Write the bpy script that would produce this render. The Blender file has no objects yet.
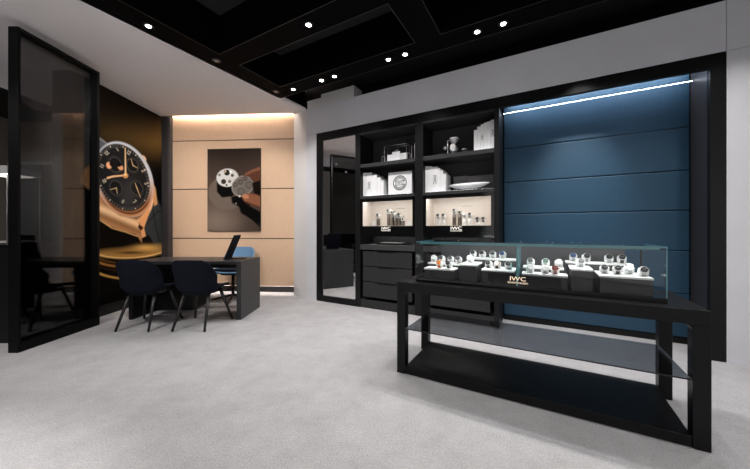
import bpy, bmesh, math, random
import numpy as np
from mathutils import Vector, Matrix
random.seed(7)
R = math.radians
sc = bpy.context.scene
COL = sc.collection
F = 300.0; CX = 375.0; YH = 229.0; H = 1.15

# ------------------------------------------------------------------ camera
cd = bpy.data.cameras.new('camera'); cam = bpy.data.objects.new('camera', cd); COL.objects.link(cam)
cam.location = (0, 0, H); cam.rotation_euler = (R(90), 0, 0)
cd.sensor_fit = 'HORIZONTAL'; cd.sensor_width = 36; cd.lens = F/750*36
cd.shift_x = 0; cd.shift_y = (YH-234.5)/750
cd.clip_start = .05; cd.clip_end = 60
sc.camera = cam
sc.view_settings.view_transform = 'Standard'
sc.view_settings.look = 'None'
sc.view_settings.gamma = 1
sc.view_settings.exposure = 0.0
try: sc.view_settings.use_curve_mapping = False
except Exception: pass
try:
    sc.cycles.use_denoising = True
    sc.cycles.sample_clamp_indirect = 6
    sc.cycles.max_bounces = 14; sc.cycles.diffuse_bounces = 6; sc.cycles.glossy_bounces = 6
    sc.cycles.transparent_max_bounces = 24
    sc.cycles.caustics_reflective = False; sc.cycles.caustics_refractive = False
except Exception: pass
w = bpy.data.worlds.new('world'); sc.world = w; w.use_nodes = True
w.node_tree.nodes['Background'].inputs[0].default_value = (.02, .02, .022, 1)
w.node_tree.nodes['Background'].inputs[1].default_value = .3

# ------------------------------------------------------------------ materials
def lin(c):
    return tuple((x/255/12.92 if x/255 <= .04045 else ((x/255+.055)/1.055)**2.4) for x in c)
def mat(name, col, rough=.5, metal=0., emit=None, es=0., noise=0., nscale=20., bump=0., bscale=200., spec=.5, coat=0., stretch=None):
    m = bpy.data.materials.new(name); m.use_nodes = True
    nt = m.node_tree; p = nt.nodes['Principled BSDF']
    p.inputs['Base Color'].default_value = (*col, 1)
    p.inputs['Roughness'].default_value = rough; p.inputs['Metallic'].default_value = metal
    p.inputs['Specular IOR Level'].default_value = spec
    if coat: p.inputs['Coat Weight'].default_value = coat; p.inputs['Coat Roughness'].default_value = .08
    if emit:
        p.inputs['Emission Color'].default_value = (*emit, 1); p.inputs['Emission Strength'].default_value = es
    if noise or bump:
        tc = nt.nodes.new('ShaderNodeTexCoord'); mp = nt.nodes.new('ShaderNodeMapping')
        nt.links.new(tc.outputs['Object'], mp.inputs['Vector'])
        if stretch: mp.inputs['Scale'].default_value = stretch
    if noise:
        n = nt.nodes.new('ShaderNodeTexNoise'); n.inputs['Scale'].default_value = nscale; n.inputs['Detail'].default_value = 6
        nt.links.new(mp.outputs[0], n.inputs['Vector'])
        cr = nt.nodes.new('ShaderNodeValToRGB')
        cr.color_ramp.elements[0].position = .3; cr.color_ramp.elements[1].position = .7
        cr.color_ramp.elements[0].color = (*[c*(1-noise) for c in col], 1)
        cr.color_ramp.elements[1].color = (*[min(1, c*(1+noise)) for c in col], 1)
        nt.links.new(n.outputs[0], cr.inputs[0]); nt.links.new(cr.outputs[0], p.inputs['Base Color'])
    if bump:
        n2 = nt.nodes.new('ShaderNodeTexNoise'); n2.inputs['Scale'].default_value = bscale; n2.inputs['Detail'].default_value = 3
        nt.links.new(mp.outputs[0], n2.inputs['Vector'])
        b = nt.nodes.new('ShaderNodeBump'); b.inputs['Strength'].default_value = bump; b.inputs['Distance'].default_value = .01
        nt.links.new(n2.outputs[0], b.inputs['Height']); nt.links.new(b.outputs[0], p.inputs['Normal'])
    return m
def glass_mat(name, tint, refl=1.0, rough=0.0):
    """thin architectural pane: straight-through transmission plus a Fresnel reflection"""
    m = bpy.data.materials.new(name); m.use_nodes = True; nt = m.node_tree; nt.nodes.clear()
    out = nt.nodes.new('ShaderNodeOutputMaterial'); mix = nt.nodes.new('ShaderNodeMixShader')
    t = nt.nodes.new('ShaderNodeBsdfTransparent'); t.inputs[0].default_value = (*tint, 1)
    g = nt.nodes.new('ShaderNodeBsdfGlossy'); g.inputs['Roughness'].default_value = rough
    g.inputs[0].default_value = (1, 1, 1, 1)
    fr = nt.nodes.new('ShaderNodeFresnel'); fr.inputs[0].default_value = 1.45
    mu = nt.nodes.new('ShaderNodeMath'); mu.operation = 'MULTIPLY'; mu.inputs[1].default_value = refl
    nt.links.new(fr.outputs[0], mu.inputs[0]); nt.links.new(mu.outputs[0], mix.inputs[0])
    nt.links.new(t.outputs[0], mix.inputs[1]); nt.links.new(g.outputs[0], mix.inputs[2])
    nt.links.new(mix.outputs[0], out.inputs[0])
    return m
def emat(name, col, s):
    m = bpy.data.materials.new(name); m.use_nodes = True; nt = m.node_tree; nt.nodes.clear()
    out = nt.nodes.new('ShaderNodeOutputMaterial'); e = nt.nodes.new('ShaderNodeEmission')
    e.inputs[0].default_value = (*col, 1); e.inputs[1].default_value = s
    nt.links.new(e.outputs[0], out.inputs[0]); return m
def carpet_mat():
    m = bpy.data.materials.new('carpet'); m.use_nodes = True; nt = m.node_tree; p = nt.nodes['Principled BSDF']
    p.inputs['Roughness'].default_value = .95; p.inputs['Specular IOR Level'].default_value = .1
    tc = nt.nodes.new('ShaderNodeTexCoord')
    def nz(sc_, det, rgh=.6):
        n = nt.nodes.new('ShaderNodeTexNoise'); n.inputs['Scale'].default_value = sc_; n.inputs['Detail'].default_value = det
        n.inputs['Roughness'].default_value = rgh
        nt.links.new(tc.outputs['Object'], n.inputs['Vector']); return n
    a = nz(4.0, 9, .8); b = nz(110, 3, .8)
    def ramp(n, lo, hi, p0=.3, p1=.7):
        r = nt.nodes.new('ShaderNodeValToRGB'); r.color_ramp.elements[0].position = p0; r.color_ramp.elements[1].position = p1
        r.color_ramp.elements[0].color = (*lo, 1); r.color_ramp.elements[1].color = (*hi, 1)
        nt.links.new(n.outputs[0], r.inputs[0]); return r
    r1 = ramp(a, (.42, .413, .427), (.56, .553, .57)); r2 = ramp(b, (.62, .62, .62), (1., 1., 1.))
    mx = nt.nodes.new('ShaderNodeMix'); mx.data_type = 'RGBA'; mx.blend_type = 'MULTIPLY'; mx.inputs[0].default_value = 1
    nt.links.new(r1.outputs[0], mx.inputs[6]); nt.links.new(r2.outputs[0], mx.inputs[7])
    nt.links.new(mx.outputs[2], p.inputs['Base Color'])
    bp = nt.nodes.new('ShaderNodeBump'); bp.inputs['Strength'].default_value = .6; bp.inputs['Distance'].default_value = .012
    nt.links.new(b.outputs[0], bp.inputs['Height']); nt.links.new(bp.outputs[0], p.inputs['Normal'])
    return m
def print_mat(name, rough=.35, k=1.0):
    m = bpy.data.materials.new(name); m.use_nodes = True; nt = m.node_tree; p = nt.nodes['Principled BSDF']
    a = nt.nodes.new('ShaderNodeVertexColor'); a.layer_name = 'print'
    nt.links.new(a.outputs[0], p.inputs['Base Color']); p.inputs['Roughness'].default_value = rough
    p.inputs['Specular IOR Level'].default_value = .06
    return m
M = dict(
    carpet=carpet_mat(),
    white=mat('white_paint', (.74, .73, .735), .6),
    fascia=mat('satin_grey_paint', (.70, .705, .745), .38, noise=.03, nscale=3),
    soffit=mat('ceiling_paint', (.84, .815, .82), .75),
    dark_ceiling=mat('black_ceiling_paint', (.0009, .0009, .0011), .75, spec=.06),
    coffer=mat('charcoal_ceiling', (.030, .030, .031), .9, spec=.1),
    black=mat('black_lacquer', (.006, .006, .0063), .36, noise=.15, nscale=12, spec=.22),
    black_satin=mat('black_satin', (.008, .008, .0085), .42, noise=.2, nscale=30, bump=.05, bscale=300, spec=.25),
    black_gloss=mat('black_gloss', (.004, .004, .0045), .08),
    ceil_edge=mat('ceiling_edge_profile', (.02, .02, .021), .5),
    bay=mat('bay_black', (.034, .034, .035), .5, spec=.3),
    charcoal=mat('charcoal_oak', (.028, .028, .030), .5, spec=.3, noise=.35, nscale=9, stretch=(2, 2, 26)),
    counter=mat('counter_charcoal', (.05, .05, .053), .4),
    wood=mat('pale_oak_panel', (.70, .475, .32), .55, noise=.07, nscale=7, stretch=(22, 22, .8), bump=.02, bscale=60),
    groove=mat('dark_groove', (.05, .035, .03), .6),
    skirt=mat('dark_skirting', (.06, .055, .055), .5),
    pilaster=mat('taupe_lacquer', (.034, .030, .032), .4),
    blue=mat('blue_leather', (.017, .058, .105), .48, spec=.38, noise=.18, nscale=60, bump=.16, bscale=260),
    seam=mat('blue_seam', (.006, .014, .025), .8),
    navy=mat('navy_fabric', (.006, .0078, .0145), .9, noise=.25, nscale=120, bump=.2, bscale=500, spec=.15),
    azure=mat('azure_fabric', (.13, .255, .42), .8, noise=.12, nscale=120, bump=.15, bscale=500),
    legwood=mat('black_stained_wood', (.012, .011, .011), .45),
    desk=mat('charcoal_desk', (.03, .03, .032), .36, spec=.4, noise=.2, nscale=10, stretch=(20, 2, 2)),
    steel=mat('brushed_steel', (.6, .6, .6), .3, 1.),
    darksteel=mat('dark_steel', (.1, .1, .105), .35, 1.),
    gold=mat('rose_gold', (.8, .5, .33), .25, 1.),
    bronze=mat('bronze_column', (.12, .10, .085), .4, .6),
    paper=mat('white_board', (.83, .83, .84), .7),
    pages=mat('paper_edge', (.7, .69, .67), .9),
    ink=mat('black_ink', (.012, .012, .012), .6),
    cream=mat('cream_suede', (.82, .755, .70), .8),
    traywhite=mat('white_tray_leather', (.85, .85, .84), .6),
    riser=mat('grey_riser', (.035, .035, .037), .5),
    caseback=mat('grey_suede_back', (.10, .098, .105), .8),
    edge=mat('teal_glass_edge', (.13, .33, .36), .15),
    mirror=mat('mirror_silver', (.86, .86, .86), .015, 1.),
    ceramic=mat('white_glazed_ceramic', (.85, .85, .86), .25),
    greycard=mat('grey_card', (.22, .22, .225), .7),
    whitestrap=mat('pale_grey_strap', (.42, .42, .43), .35),
    dial_black=mat('black_dial', (.015, .015, .017), .3),
    dial_white=mat('silver_dial', (.75, .75, .74), .3),
    dial_orange=mat('orange_dial', (.75, .20, .03), .4),
    dial_blue=mat('blue_dial', (.03, .06, .17), .3),
    dial_green=mat('green_dial', (.02, .10, .05), .3),
    dial_red=mat('burgundy_dial', (.16, .03, .03), .3),
    strap_dark=mat('dark_strap', (.03, .025, .024), .6),
    farwall=mat('far_wall_paint', (.30, .28, .25), .7),
    farwood=mat('far_oak', (.40, .27, .17), .6, noise=.1, nscale=8, stretch=(1, 1, 20)),
    glass=glass_mat('clear_glass', (.975, .982, .982), .35),
    glass_top=glass_mat('clear_top_glass', (.93, .96, .965), .55),
    shelfglass=glass_mat('smoked_shelf_glass', (.60, .62, .64), .7),
    smoked=glass_mat('smoked_screen_glass', (.42, .42, .42), .5),
    screen_black=mat('screen_black', (.0025, .0025, .0027), .4, spec=.12),
    led=emat('cool_led', (.88, .93, 1.), 16.), washfill=emat('added_wash_glow', (.84, .90, 1.), 70.),
    ledskirt=emat('skirting_led', (1., .88, .80), 30.),
    ledcase=emat('case_led', (1., .98, .96), 40.),
    ledshelf=emat('shelf_led', (.95, .97, 1.), 8.),
    ledwarm=emat('warm_led', (1., .84, .70), 95.),
    ledbox=emat('box_led', (1., .93, .86), 36.),
    lens=emat('downlight_lens', (1., .97, .93), 25.),
    sign=emat('lit_sign', (1., .93, .85), 1.6),
    signwarm=emat('lit_gold_sign', (1., .78, .58), 1.25),
    poster=print_mat('poster_print', .6), photo=print_mat('photo_print', .6),
)

# ------------------------------------------------------------------ mesh helpers
class MB:
    def __init__(self): self.bm = bmesh.new(); self.mats = []
    def mi(self, m):
        if m is None: return 0
        if m not in self.mats: self.mats.append(m)
        return self.mats.index(m)
    def box(self, x0, x1, y0, y1, z0, z1, m=None, bev=0., seg=2):
        r = bmesh.ops.create_cube(self.bm, size=1)
        for v in r['verts']:
            v.co = Vector((x0+(v.co.x+.5)*(x1-x0), y0+(v.co.y+.5)*(y1-y0), z0+(v.co.z+.5)*(z1-z0)))
        fs = list({f for v in r['verts'] for f in v.link_faces})
        i = self.mi(m)
        if bev:
            es = list({e for v in r['verts'] for e in v.link_edges})
            bv = bmesh.ops.bevel(self.bm, geom=es, offset=bev, segments=seg, affect='EDGES', profile=.5)
            fs = [f for f in fs if f.is_valid] + list(bv['faces'])
        for f in fs: f.material_index = i
        return self
    def prism(self, pts, z0, z1, m=None, axis='z'):
        def P(a, b, c): return Vector((a, b, c)) if axis == 'z' else (Vector((a, c, b)) if axis == 'y' else Vector((c, a, b)))
        lo = [self.bm.verts.new(P(a, b, z0)) for a, b in pts]; hi = [self.bm.verts.new(P(a, b, z1)) for a, b in pts]
        n = len(pts); i = self.mi(m); fs = []
        fs.append(self.bm.faces.new(lo[::-1])); fs.append(self.bm.faces.new(hi))
        for k in range(n): fs.append(self.bm.faces.new((lo[k], lo[(k+1) % n], hi[(k+1) % n], hi[k])))
        for f in fs: f.material_index = i
        return self
    def bar(self, a, b, r0, r1=None, m=None, n=10):
        a = Vector(a); b = Vector(b); r1 = r0 if r1 is None else r1
        d = (b-a); q = d.to_track_quat('Z', 'Y'); i = self.mi(m)
        A = [self.bm.verts.new(a+q@Vector((r0*math.cos(t*2*math.pi/n), r0*math.sin(t*2*math.pi/n), 0))) for t in range(n)]
        B = [self.bm.verts.new(b+q@Vector((r1*math.cos(t*2*math.pi/n), r1*math.sin(t*2*math.pi/n), 0))) for t in range(n)]
        fs = [self.bm.faces.new(A[::-1]), self.bm.faces.new(B)]
        for k in range(n):
            f = self.bm.faces.new((A[k], A[(k+1) % n], B[(k+1) % n], B[k])); f.smooth = True; fs.append(f)
        for f in fs: f.material_index = i
        return self
    def lathe(self, prof, c=(0, 0, 0), n=20, m=None, mtx=None):
        rings = []; c = Vector(c); i = self.mi(m)
        for r, z in prof:
            ring = []
            for k in range(n):
                p = Vector((r*math.cos(2*math.pi*k/n), r*math.sin(2*math.pi*k/n), z))
                if mtx: p = mtx@p
                ring.append(self.bm.verts.new(c+p))
            rings.append(ring)
        for a, b in zip(rings, rings[1:]):
            for k in range(n):
                f = self.bm.faces.new((a[k], a[(k+1) % n], b[(k+1) % n], b[k])); f.smooth = True; f.material_index = i
        for ring, rev in ((rings[0], True), (rings[-1], False)):
            f = self.bm.faces.new(ring[::-1] if rev else ring); f.material_index = i
        return self
    def build(self, name, m=None, parent=None, bevel=0.):
        bmesh.ops.recalc_face_normals(self.bm, faces=self.bm.faces)
        me = bpy.data.meshes.new(name); self.bm.to_mesh(me); self.bm.free()
        for mm in (self.mats if self.mats else [m]): me.materials.append(M[mm] if isinstance(mm, str) else mm)
        o = bpy.data.objects.new(name, me); COL.objects.link(o)
        if parent: o.parent = parent
        if bevel:
            b = o.modifiers.new('bevel', 'BEVEL'); b.width = bevel; b.segments = 2; b.limit_method = 'ANGLE'
        return o
def tag(o, label=None, cat=None, group=None, kind=None):
    if label: o['label'] = label
    if cat: o['category'] = cat
    if group: o['group'] = group
    if kind: o['kind'] = kind
    return o
def thing(name, label, cat, loc=(0, 0, 0), rz=0., group=None):
    o = bpy.data.objects.new(name, None); COL.objects.link(o); o.empty_display_size = .1
    o.location = loc; o.rotation_euler = (0, 0, rz); tag(o, label, cat, group); return o
def boxpart(name, parent, m, *b, bev=0.):
    return MB().box(*b, bev=bev).build(name, m, parent)
def struct(name, mb, m=None, loc=None, rz=0.):
    o = mb.build(name, m); o['kind'] = 'structure'
    if loc is not None: o.location = loc; o.rotation_euler = (0, 0, rz)
    return o
def copy_tree(src, loc, rz=None, label=None, group=None):
    r = src.copy(); COL.objects.link(r); r.location = loc
    if rz is not None: r.rotation_euler = (0, 0, rz)
    if label: r['label'] = label
    if group: r['group'] = group
    for ch in list(src.children):
        c = ch.copy(); COL.objects.link(c); c.parent = r
        for g in list(ch.children):
            d = g.copy(); COL.objects.link(d); d.parent = c
    return r
def text_mesh(name, body, size, m, parent, loc, rot=(R(90), 0, 0), depth=.0008, spacing=1., sx=1.):
    cu = bpy.data.curves.new(name, 'FONT'); cu.body = body; cu.size = size; cu.align_x = 'CENTER'; cu.align_y = 'CENTER'
    cu.extrude = depth; cu.space_character = spacing; cu.resolution_u = 3
    t = bpy.data.objects.new('tmp_text', cu); COL.objects.link(t)
    bpy.context.view_layer.update()
    me = bpy.data.meshes.new_from_object(t.evaluated_get(bpy.context.evaluated_depsgraph_get()))
    bpy.data.objects.remove(t); bpy.data.curves.remove(cu)
    me.materials.clear(); me.materials.append(M[m])
    o = bpy.data.objects.new(name, me); COL.objects.link(o); o.parent = parent
    o.location = loc; o.rotation_euler = rot; o.scale = (sx, 1, 1)
    return o
def spot(parent, loc, power, size=R(100), blend=.7, col=(1, .97, .94), target=None, radius=.03):
    l = bpy.data.lights.new('spot', 'SPOT'); l.energy = power; l.spot_size = size; l.spot_blend = blend
    l.color = col; l.shadow_soft_size = radius
    o = bpy.data.objects.new('spot', l); COL.objects.link(o); o.location = loc
    if target is not None:
        o.rotation_euler = (Vector(target)-Vector(loc)).to_track_quat('-Z', 'Y').to_euler()
    if parent: o.parent = parent
    return o

# ------------------------------------------------------------------ frames of reference
P0 = Vector((-0.9409, 4.8252)); ROT = R(-29.5115)
U = Vector((.870257, -.492598)); V = Vector((.492598, .870257))
def cab(s, d, z=0.):
    p = P0+U*s+V*d; return (p.x, p.y, z)
CL = (P0.x, P0.y, 0)
T0 = Vector((.17692, 2.41259))
def tab(s, d, z=0.):
    p = T0+U*s+V*d; return (p.x, p.y, z)

# ================================================================== SETTING
struct('floor', MB().box(-8, 8, -3.6, 8, -.1, 0), 'carpet')
struct('ceiling', MB().box(-8, 8, -3.6, 8, 3.55, 3.65), 'coffer')
# white dropped soffit over the consultation corner (open slot for the cove light along the oak wall)
struct('ceiling_soffit', MB().prism([(-3.82, .30), (-1.142, 4.955), (-1.388, 5.157), (-1.402, 5.096), (-3.60, 5.236), (-5.2, 5.30), (-5.2, .30)], 3.12, 3.150), 'soffit')
# black coffered ceiling in the shop: beams in the cabinet wall's directions
def beam(s0, s1, d0, d1, n):
    struct('ceiling_beam', MB().box(s0, s1, d0, d1, 3.12, 3.549), 'dark_ceiling', CL, ROT)
beam(-.29, 9, -.77, -.51, 0); beam(-.29, 9, -1.66, -1.40, 1); beam(-.29, 9, -3.75, -3.5, 2)
beam(-.29, .01, -1.399, -.771, 3); beam(-.29, .01, -3.499, -1.661, 4); beam(2.0, 2.28, -1.399, -.771, 5)
beam(4.3, 4.58, -1.399, -.771, 6); beam(4.3, 4.58, -3.499, -1.661, 7); beam(-.29, .01, -7, -3.751, 8); beam(6.6, 6.88, -1.399, -.771, 9)
struct('ceiling_beam', MB().box(-.256, -.246, -.509, -.002, 3.1205, 3.549), 'dark_ceiling', CL, ROT)
mb = MB()
def edge_trim(s0, s1, d0, d1, t=.007):
    for b in ((s0-t, s1+t, d0-t, d0), (s0-t, s1+t, d1, d1+t), (s0-t, s0, d0, d1), (s1, s1+t, d0, d1)): mb.box(*b, 3.1165, 3.1195)
edge_trim(.012, 1.998, -1.397, -.773); edge_trim(2.282, 4.298, -1.397, -.773); edge_trim(.012, 4.298, -3.497, -1.663); mb.box(-.25, 6, -.512, -.506, 3.1165, 3.1195)
struct('ceiling_trim', mb, 'ceil_edge', CL, ROT)
# cabinet wall: satin fascia over the frame, piers each side, hairline joints
mb = MB()
mb.box(-.215, 4.553, 0, .018, 2.684, 3.12); mb.box(4.557, 9, 0, .018, 2.684, 3.12)
mb.box(-.215, -.002, 0, .018, 0, 2.680); mb.box(4.557, 9, 0, .018, 0, 2.680)
struct('wall_right', mb, 'fascia', CL, ROT)
struct('wall_right_backing', MB().box(-.2, 9, .45, .5, 0, 3.5), 'black', CL, ROT)
struct('wall_joint_trim', MB().box(-.2, -.02, .0185, .03, 2.6, 2.75).box(4.556, 9, .0185, .03, 2.6, 3.1), 'ink', CL, ROT)
struct('trim_1', MB().box(-.235, .0695, .045, .4, 3.0, 3.268), 'white', CL, ROT)
struct('trim_2', MB().box(.07, .70, .03, .26, 3.0, 3.312), 'white', CL, ROT)
# short return wall between cabinet wall and oak wall
struct('wall_return', MB().prism([(-1.128, 4.932), (-1.395, 5.166), (-1.395, 5.5), (-1.0, 5.5), (-1.0, 5.06)], 0, 3.12), 'white')
# oak wall
OL = Vector((-3.6, 5.325)); OD = (Vector((-1.395, 5.166))-OL); OLEN = OD.length; OROT = math.atan2(OD.y, OD.x)
mb = MB()
zs = [.155, .985, 1.852, 2.706, 3.35]
for a, b in zip(zs, zs[1:]): mb.box(0, OLEN, 0, .03, a+.008, b-.008, 'wood')
mb.box(0, OLEN, .022, .08, .158, 3.5, 'groove'); mb.box(0, OLEN, .07, .08, 0, .158, 'white')
mb.box(0, OLEN, -.006, .012, .060, .158, 'skirt')
struct('wall_back', mb, None, (OL.x, OL.y, 0), OROT)
o = MB().box(.02, OLEN-.02, -.055, -.040, 3.20, 3.215).build('cove_light', 'ledwarm'); o.location = (OL.x, OL.y, 0); o.rotation_euler = (0, 0, OROT)
tag(o, 'warm light strip hidden in the slot above the pale oak wall', 'light strip')
o = MB().box(.25, OLEN-.02, .016, .03, .13, .145).build('skirting_light', 'ledskirt'); o.location = (OL.x, OL.y, 0); o.rotation_euler = (0, 0, OROT)
tag(o, 'warm light strip under the dark skirting of the oak wall', 'light strip')
# poster wall (26 cm thick, its near end faces the room) and pilaster at its far end
struct('wall_left', MB().box(-4.0, -3.75, 3.72, 5.6, 0, 3.12), 'pilaster')
struct('trim_3', MB().box(-3.75, -3.59, 5.268, 5.40, 0, 3.12, bev=.004), 'pilaster')
struct('baseboard_left', MB().box(-3.75, -3.60, 3.80, 5.268, 0, .10), 'black_satin')
struct('trim_5', MB().box(-3.632, -3.592, 5.262, 5.2675, 0, 3.12), 'skirt')
# room behind the camera and beyond
struct('wall_front', MB().box(-8, -4.6, -3.7, -3.6, 0, 3.55).box(4.6, 8, -3.7, -3.6, 0, 3.55).box(-4.6, 4.6, -3.7, -3.6, 2.9, 3.55), 'fascia')
# unseen fill light added behind the camera, standing in for an open front
al = bpy.data.lights.new('front_fill', 'AREA'); al.shape = 'RECTANGLE'; al.size = 9.0; al.size_y = 2.8; al.energy = 75; al.color = (1, .97, .97)
ao = bpy.data.objects.new('front_fill', al); COL.objects.link(ao); ao.location = (0, -3.65, 1.45); ao.rotation_euler = (R(90), 0, 0)
struct('wall_side', MB().box(8, 8.1, -3.6, 8, 0, 3.55), 'fascia')
struct('wall_far', MB().box(-8, -1.4, 7.9, 8, 0, 3.55), 'farwood')
struct('wall_far_side', MB().box(-8.1, -8, -3.6, 8, 0, 3.55), 'farwall')

# ================================================================== PRINTS (flat pictures drawn by formula)
def smooth(sd, w_=.6): return np.clip(.5-sd/(2*w_), 0, 1)
class Paint:
    def __init__(s, X, Y, col): s.X = X; s.Y = Y; s.C = np.ones(X.shape+(3,))*np.array(lin(col))
    def put(s, mask, col, lin_=False):
        c = np.array(col if lin_ else lin(col)); s.C = s.C*(1-mask[..., None])+c*mask[..., None]
    def ell(s, cx, cy, a, b, ang):
        c, n = math.cos(ang), math.sin(ang); x = (s.X-cx)*c+(s.Y-cy)*n; y = -(s.X-cx)*n+(s.Y-cy)*c
        r = np.sqrt((x/a)**2+(y/b)**2); return (r-1)*min(a, b)
    def poly(s, pts):
        ins = np.zeros(s.X.shape, bool); d = np.full(s.X.shape, 1e9); n = len(pts)
        for i in range(n):
            x0, y0 = pts[i]; x1, y1 = pts[(i+1) % n]
            c = ((y0 > s.Y) != (y1 > s.Y)) & (s.X < (x1-x0)*(s.Y-y0)/((y1-y0) or 1e-9)+x0); ins ^= c
            t = np.clip(((s.X-x0)*(x1-x0)+(s.Y-y0)*(y1-y0))/((x1-x0)**2+(y1-y0)**2+1e-9), 0, 1)
            d = np.minimum(d, np.hypot(s.X-x0-t*(x1-x0), s.Y-y0-t*(y1-y0)))
        return np.where(ins, -d, d)
    def line(s, pts, w0, w1=None):
        w1 = w0 if w1 is None else w1; d = np.full(s.X.shape, 1e9); n = len(pts)-1
        for i in range(n):
            x0, y0 = pts[i]; x1, y1 = pts[i+1]
            t = np.clip(((s.X-x0)*(x1-x0)+(s.Y-y0)*(y1-y0))/((x1-x0)**2+(y1-y0)**2+1e-9), 0, 1)
            d = np.minimum(d, np.hypot(s.X-x0-t*(x1-x0), s.Y-y0-t*(y1-y0))-(w0+(w1-w0)*(i+t)/n)/2)
        return d
def grid_mesh(name, nx, nz, pos, C, m, parent):
    me = bpy.data.meshes.new(name)
    vs = [pos(i/(nx-1), j/(nz-1)) for j in range(nz) for i in range(nx)]
    fs = [(j*nx+i, j*nx+i+1, (j+1)*nx+i+1, (j+1)*nx+i) for j in range(nz-1) for i in range(nx-1)]
    me.from_pydata(vs, [], fs)
    at = me.attributes.new('print', 'FLOAT_COLOR', 'POINT')
    buf = np.ones((nz*nx, 4), np.float32); buf[:, :3] = np.clip(C, 0, 1).reshape(-1, 3)
    at.data.foreach_set('color', buf.ravel())
    me.materials.append(M[m]); o = bpy.data.objects.new(name, me); COL.objects.link(o); o.parent = parent
    return o

# ---- big watch poster on the left wall
PX = -3.745; YA, YB = 3.724, 5.266; ZA, ZB = .10, 3.12
nx, nz = 230, 400
yy = np.linspace(YA, YB, nx)[None, :].repeat(nz, 0); zz = np.linspace(ZA, ZB, nz)[:, None].repeat(nx, 1)
p = Paint(CX+F*PX/yy, YH+F*(H-zz)/yy, (6, 5, 5))
X, Y = p.X, p.Y
g1 = np.exp(-((Y-(138+.12*(X-130)))/16)**2)*np.clip((X-60)/100, 0, 1)**1.3
p.put(np.clip(g1*1.0, 0, 1), (96, 76, 42))
p.put(smooth(Y-118, 30)*.5, (34, 24, 16))
p.put(smooth(p.poly([(74, 118), (82, 122), (112, 147), (98, 165), (88, 172), (74, 160)]), .7), (88, 92, 96))
p.put(smooth(p.line([(74, 126), (100, 150)], .8))*.6, (45, 47, 50)); p.put(smooth(p.line([(80, 140), (92, 132)], .6))*.6, (50, 52, 55))
p.put(smooth(p.line([(74, 121), (112, 147)], .8))*.8, (150, 150, 152))
p.put(smooth(p.poly([(84, 168), (90, 166), (97, 176), (97, 194), (90, 191), (80, 182)]), .7), (205, 160, 110))
p.put(smooth(p.line([(86, 170), (84, 182), (94, 192)], 1.6))*.8, (240, 205, 160))
# strap lower right
p.put(smooth(p.poly([(150, 198), (158, 200), (164, 214), (164, 262), (150, 240), (143, 232)]), .8), (62, 66, 68))
p.put(smooth(p.line([(152, 206), (157, 232), (163, 252)], 1.2))*.7, (24, 26, 28)); p.put(smooth(p.line([(146, 224), (158, 211), (163, 213)], 1.2))*.7, (20, 21, 22))
p.put(smooth(p.poly([(144, 231), (150, 237), (164, 262), (164, 275), (148, 250), (140, 244)]), .8), (10, 10, 11))
# golden rings on the black base below
gold = lin((176, 130, 66))
disc = p.ell(131, 245.5, 44, 13.2, -.05)
p.put(smooth(disc, 1.2)*np.clip((Y-(249.5-.10*(X-100)))/6+.25, 0, 1), (176, 136, 80))
p.put(smooth(disc, 1)*np.exp(-((X-146)/11)**2-((Y-247.5)/3)**2)*.85, (224, 182, 112))
p.put(smooth(disc, 1)*np.exp(-((X-131)/15)**2-((Y-252.6)/1.7)**2)*.85, (52, 34, 16))
p.put(smooth(np.abs(disc+.9)-.5, .5)*smooth(-(Y-250), 2), (240, 202, 140))
for b, a, wd, c in ((12.2, 35, 1.0, (120, 86, 44)), (15.8, 40, 1.9, (168, 124, 66)), (20.0, 44, .8, (70, 48, 24)), (27.5, 48, 1.9, (206, 164, 90))):
    p.put(smooth(np.abs(p.ell(128.5, 251, a, b, -.03))-wd/2, .5)*smooth(-(Y-253), 2)*smooth(X-150, 8), c)
# case body and lugs
OUT = (123.9, 179.2, 39.2, 27.9, R(67.0))
body = p.ell(122.4, 185.2, 41.0, 29.5, R(66))
p.put(smooth(body), (206, 162, 124))
sh = np.clip((Y-178)/45, 0, 1)
p.put(smooth(body)*np.exp(-((body+4.2)/1.8)**2)*.65, (96, 58, 36)); p.put(smooth(body)*np.exp(-((body+1.2)/1.0)**2)*.8, (244, 206, 168))
lug = p.poly([(97, 190), (104, 204), (120, 216), (135, 219), (141, 226), (142, 243), (136, 234), (124, 231), (109, 226), (97, 217), (92, 205)])
p.put(smooth(lug), (186, 140, 98)); p.put(smooth(lug)*np.exp(-((Y-(207+.42*(X-97)))/4.0)**2)*.9, (238, 206, 166)); p.put(smooth(lug)*np.exp(-((Y-(214+.42*(X-97)))/3.)**2)*.5, (120, 80, 50))
p.put(smooth(p.line([(97, 218), (112, 228), (126, 232), (137, 236)], 1.0))*.9, (236, 190, 136))
p.put(smooth(p.poly([(139, 219), (145, 212), (150, 205), (149, 214), (144, 228), (146, 236), (142, 238), (140, 227)]), .6), (222, 168, 120))
p.put(smooth(p.poly([(139, 224), (143.5, 227.5), (141, 231), (138, 227)]), .5), (60, 20, 12))
rg = p.poly([(150, 178), (155.5, 188), (157.5, 204), (154.5, 206), (152, 196)])
p.put(smooth(rg), (206, 158, 110)); p.put(smooth(p.ell(143.3, 158.6, 3.6, 2.4, R(55)), .5), (226, 190, 150))
p.put(smooth(p.ell(142.7, 158.9, 2.0, 1.1, R(55)), .4), (120, 86, 60))
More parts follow.
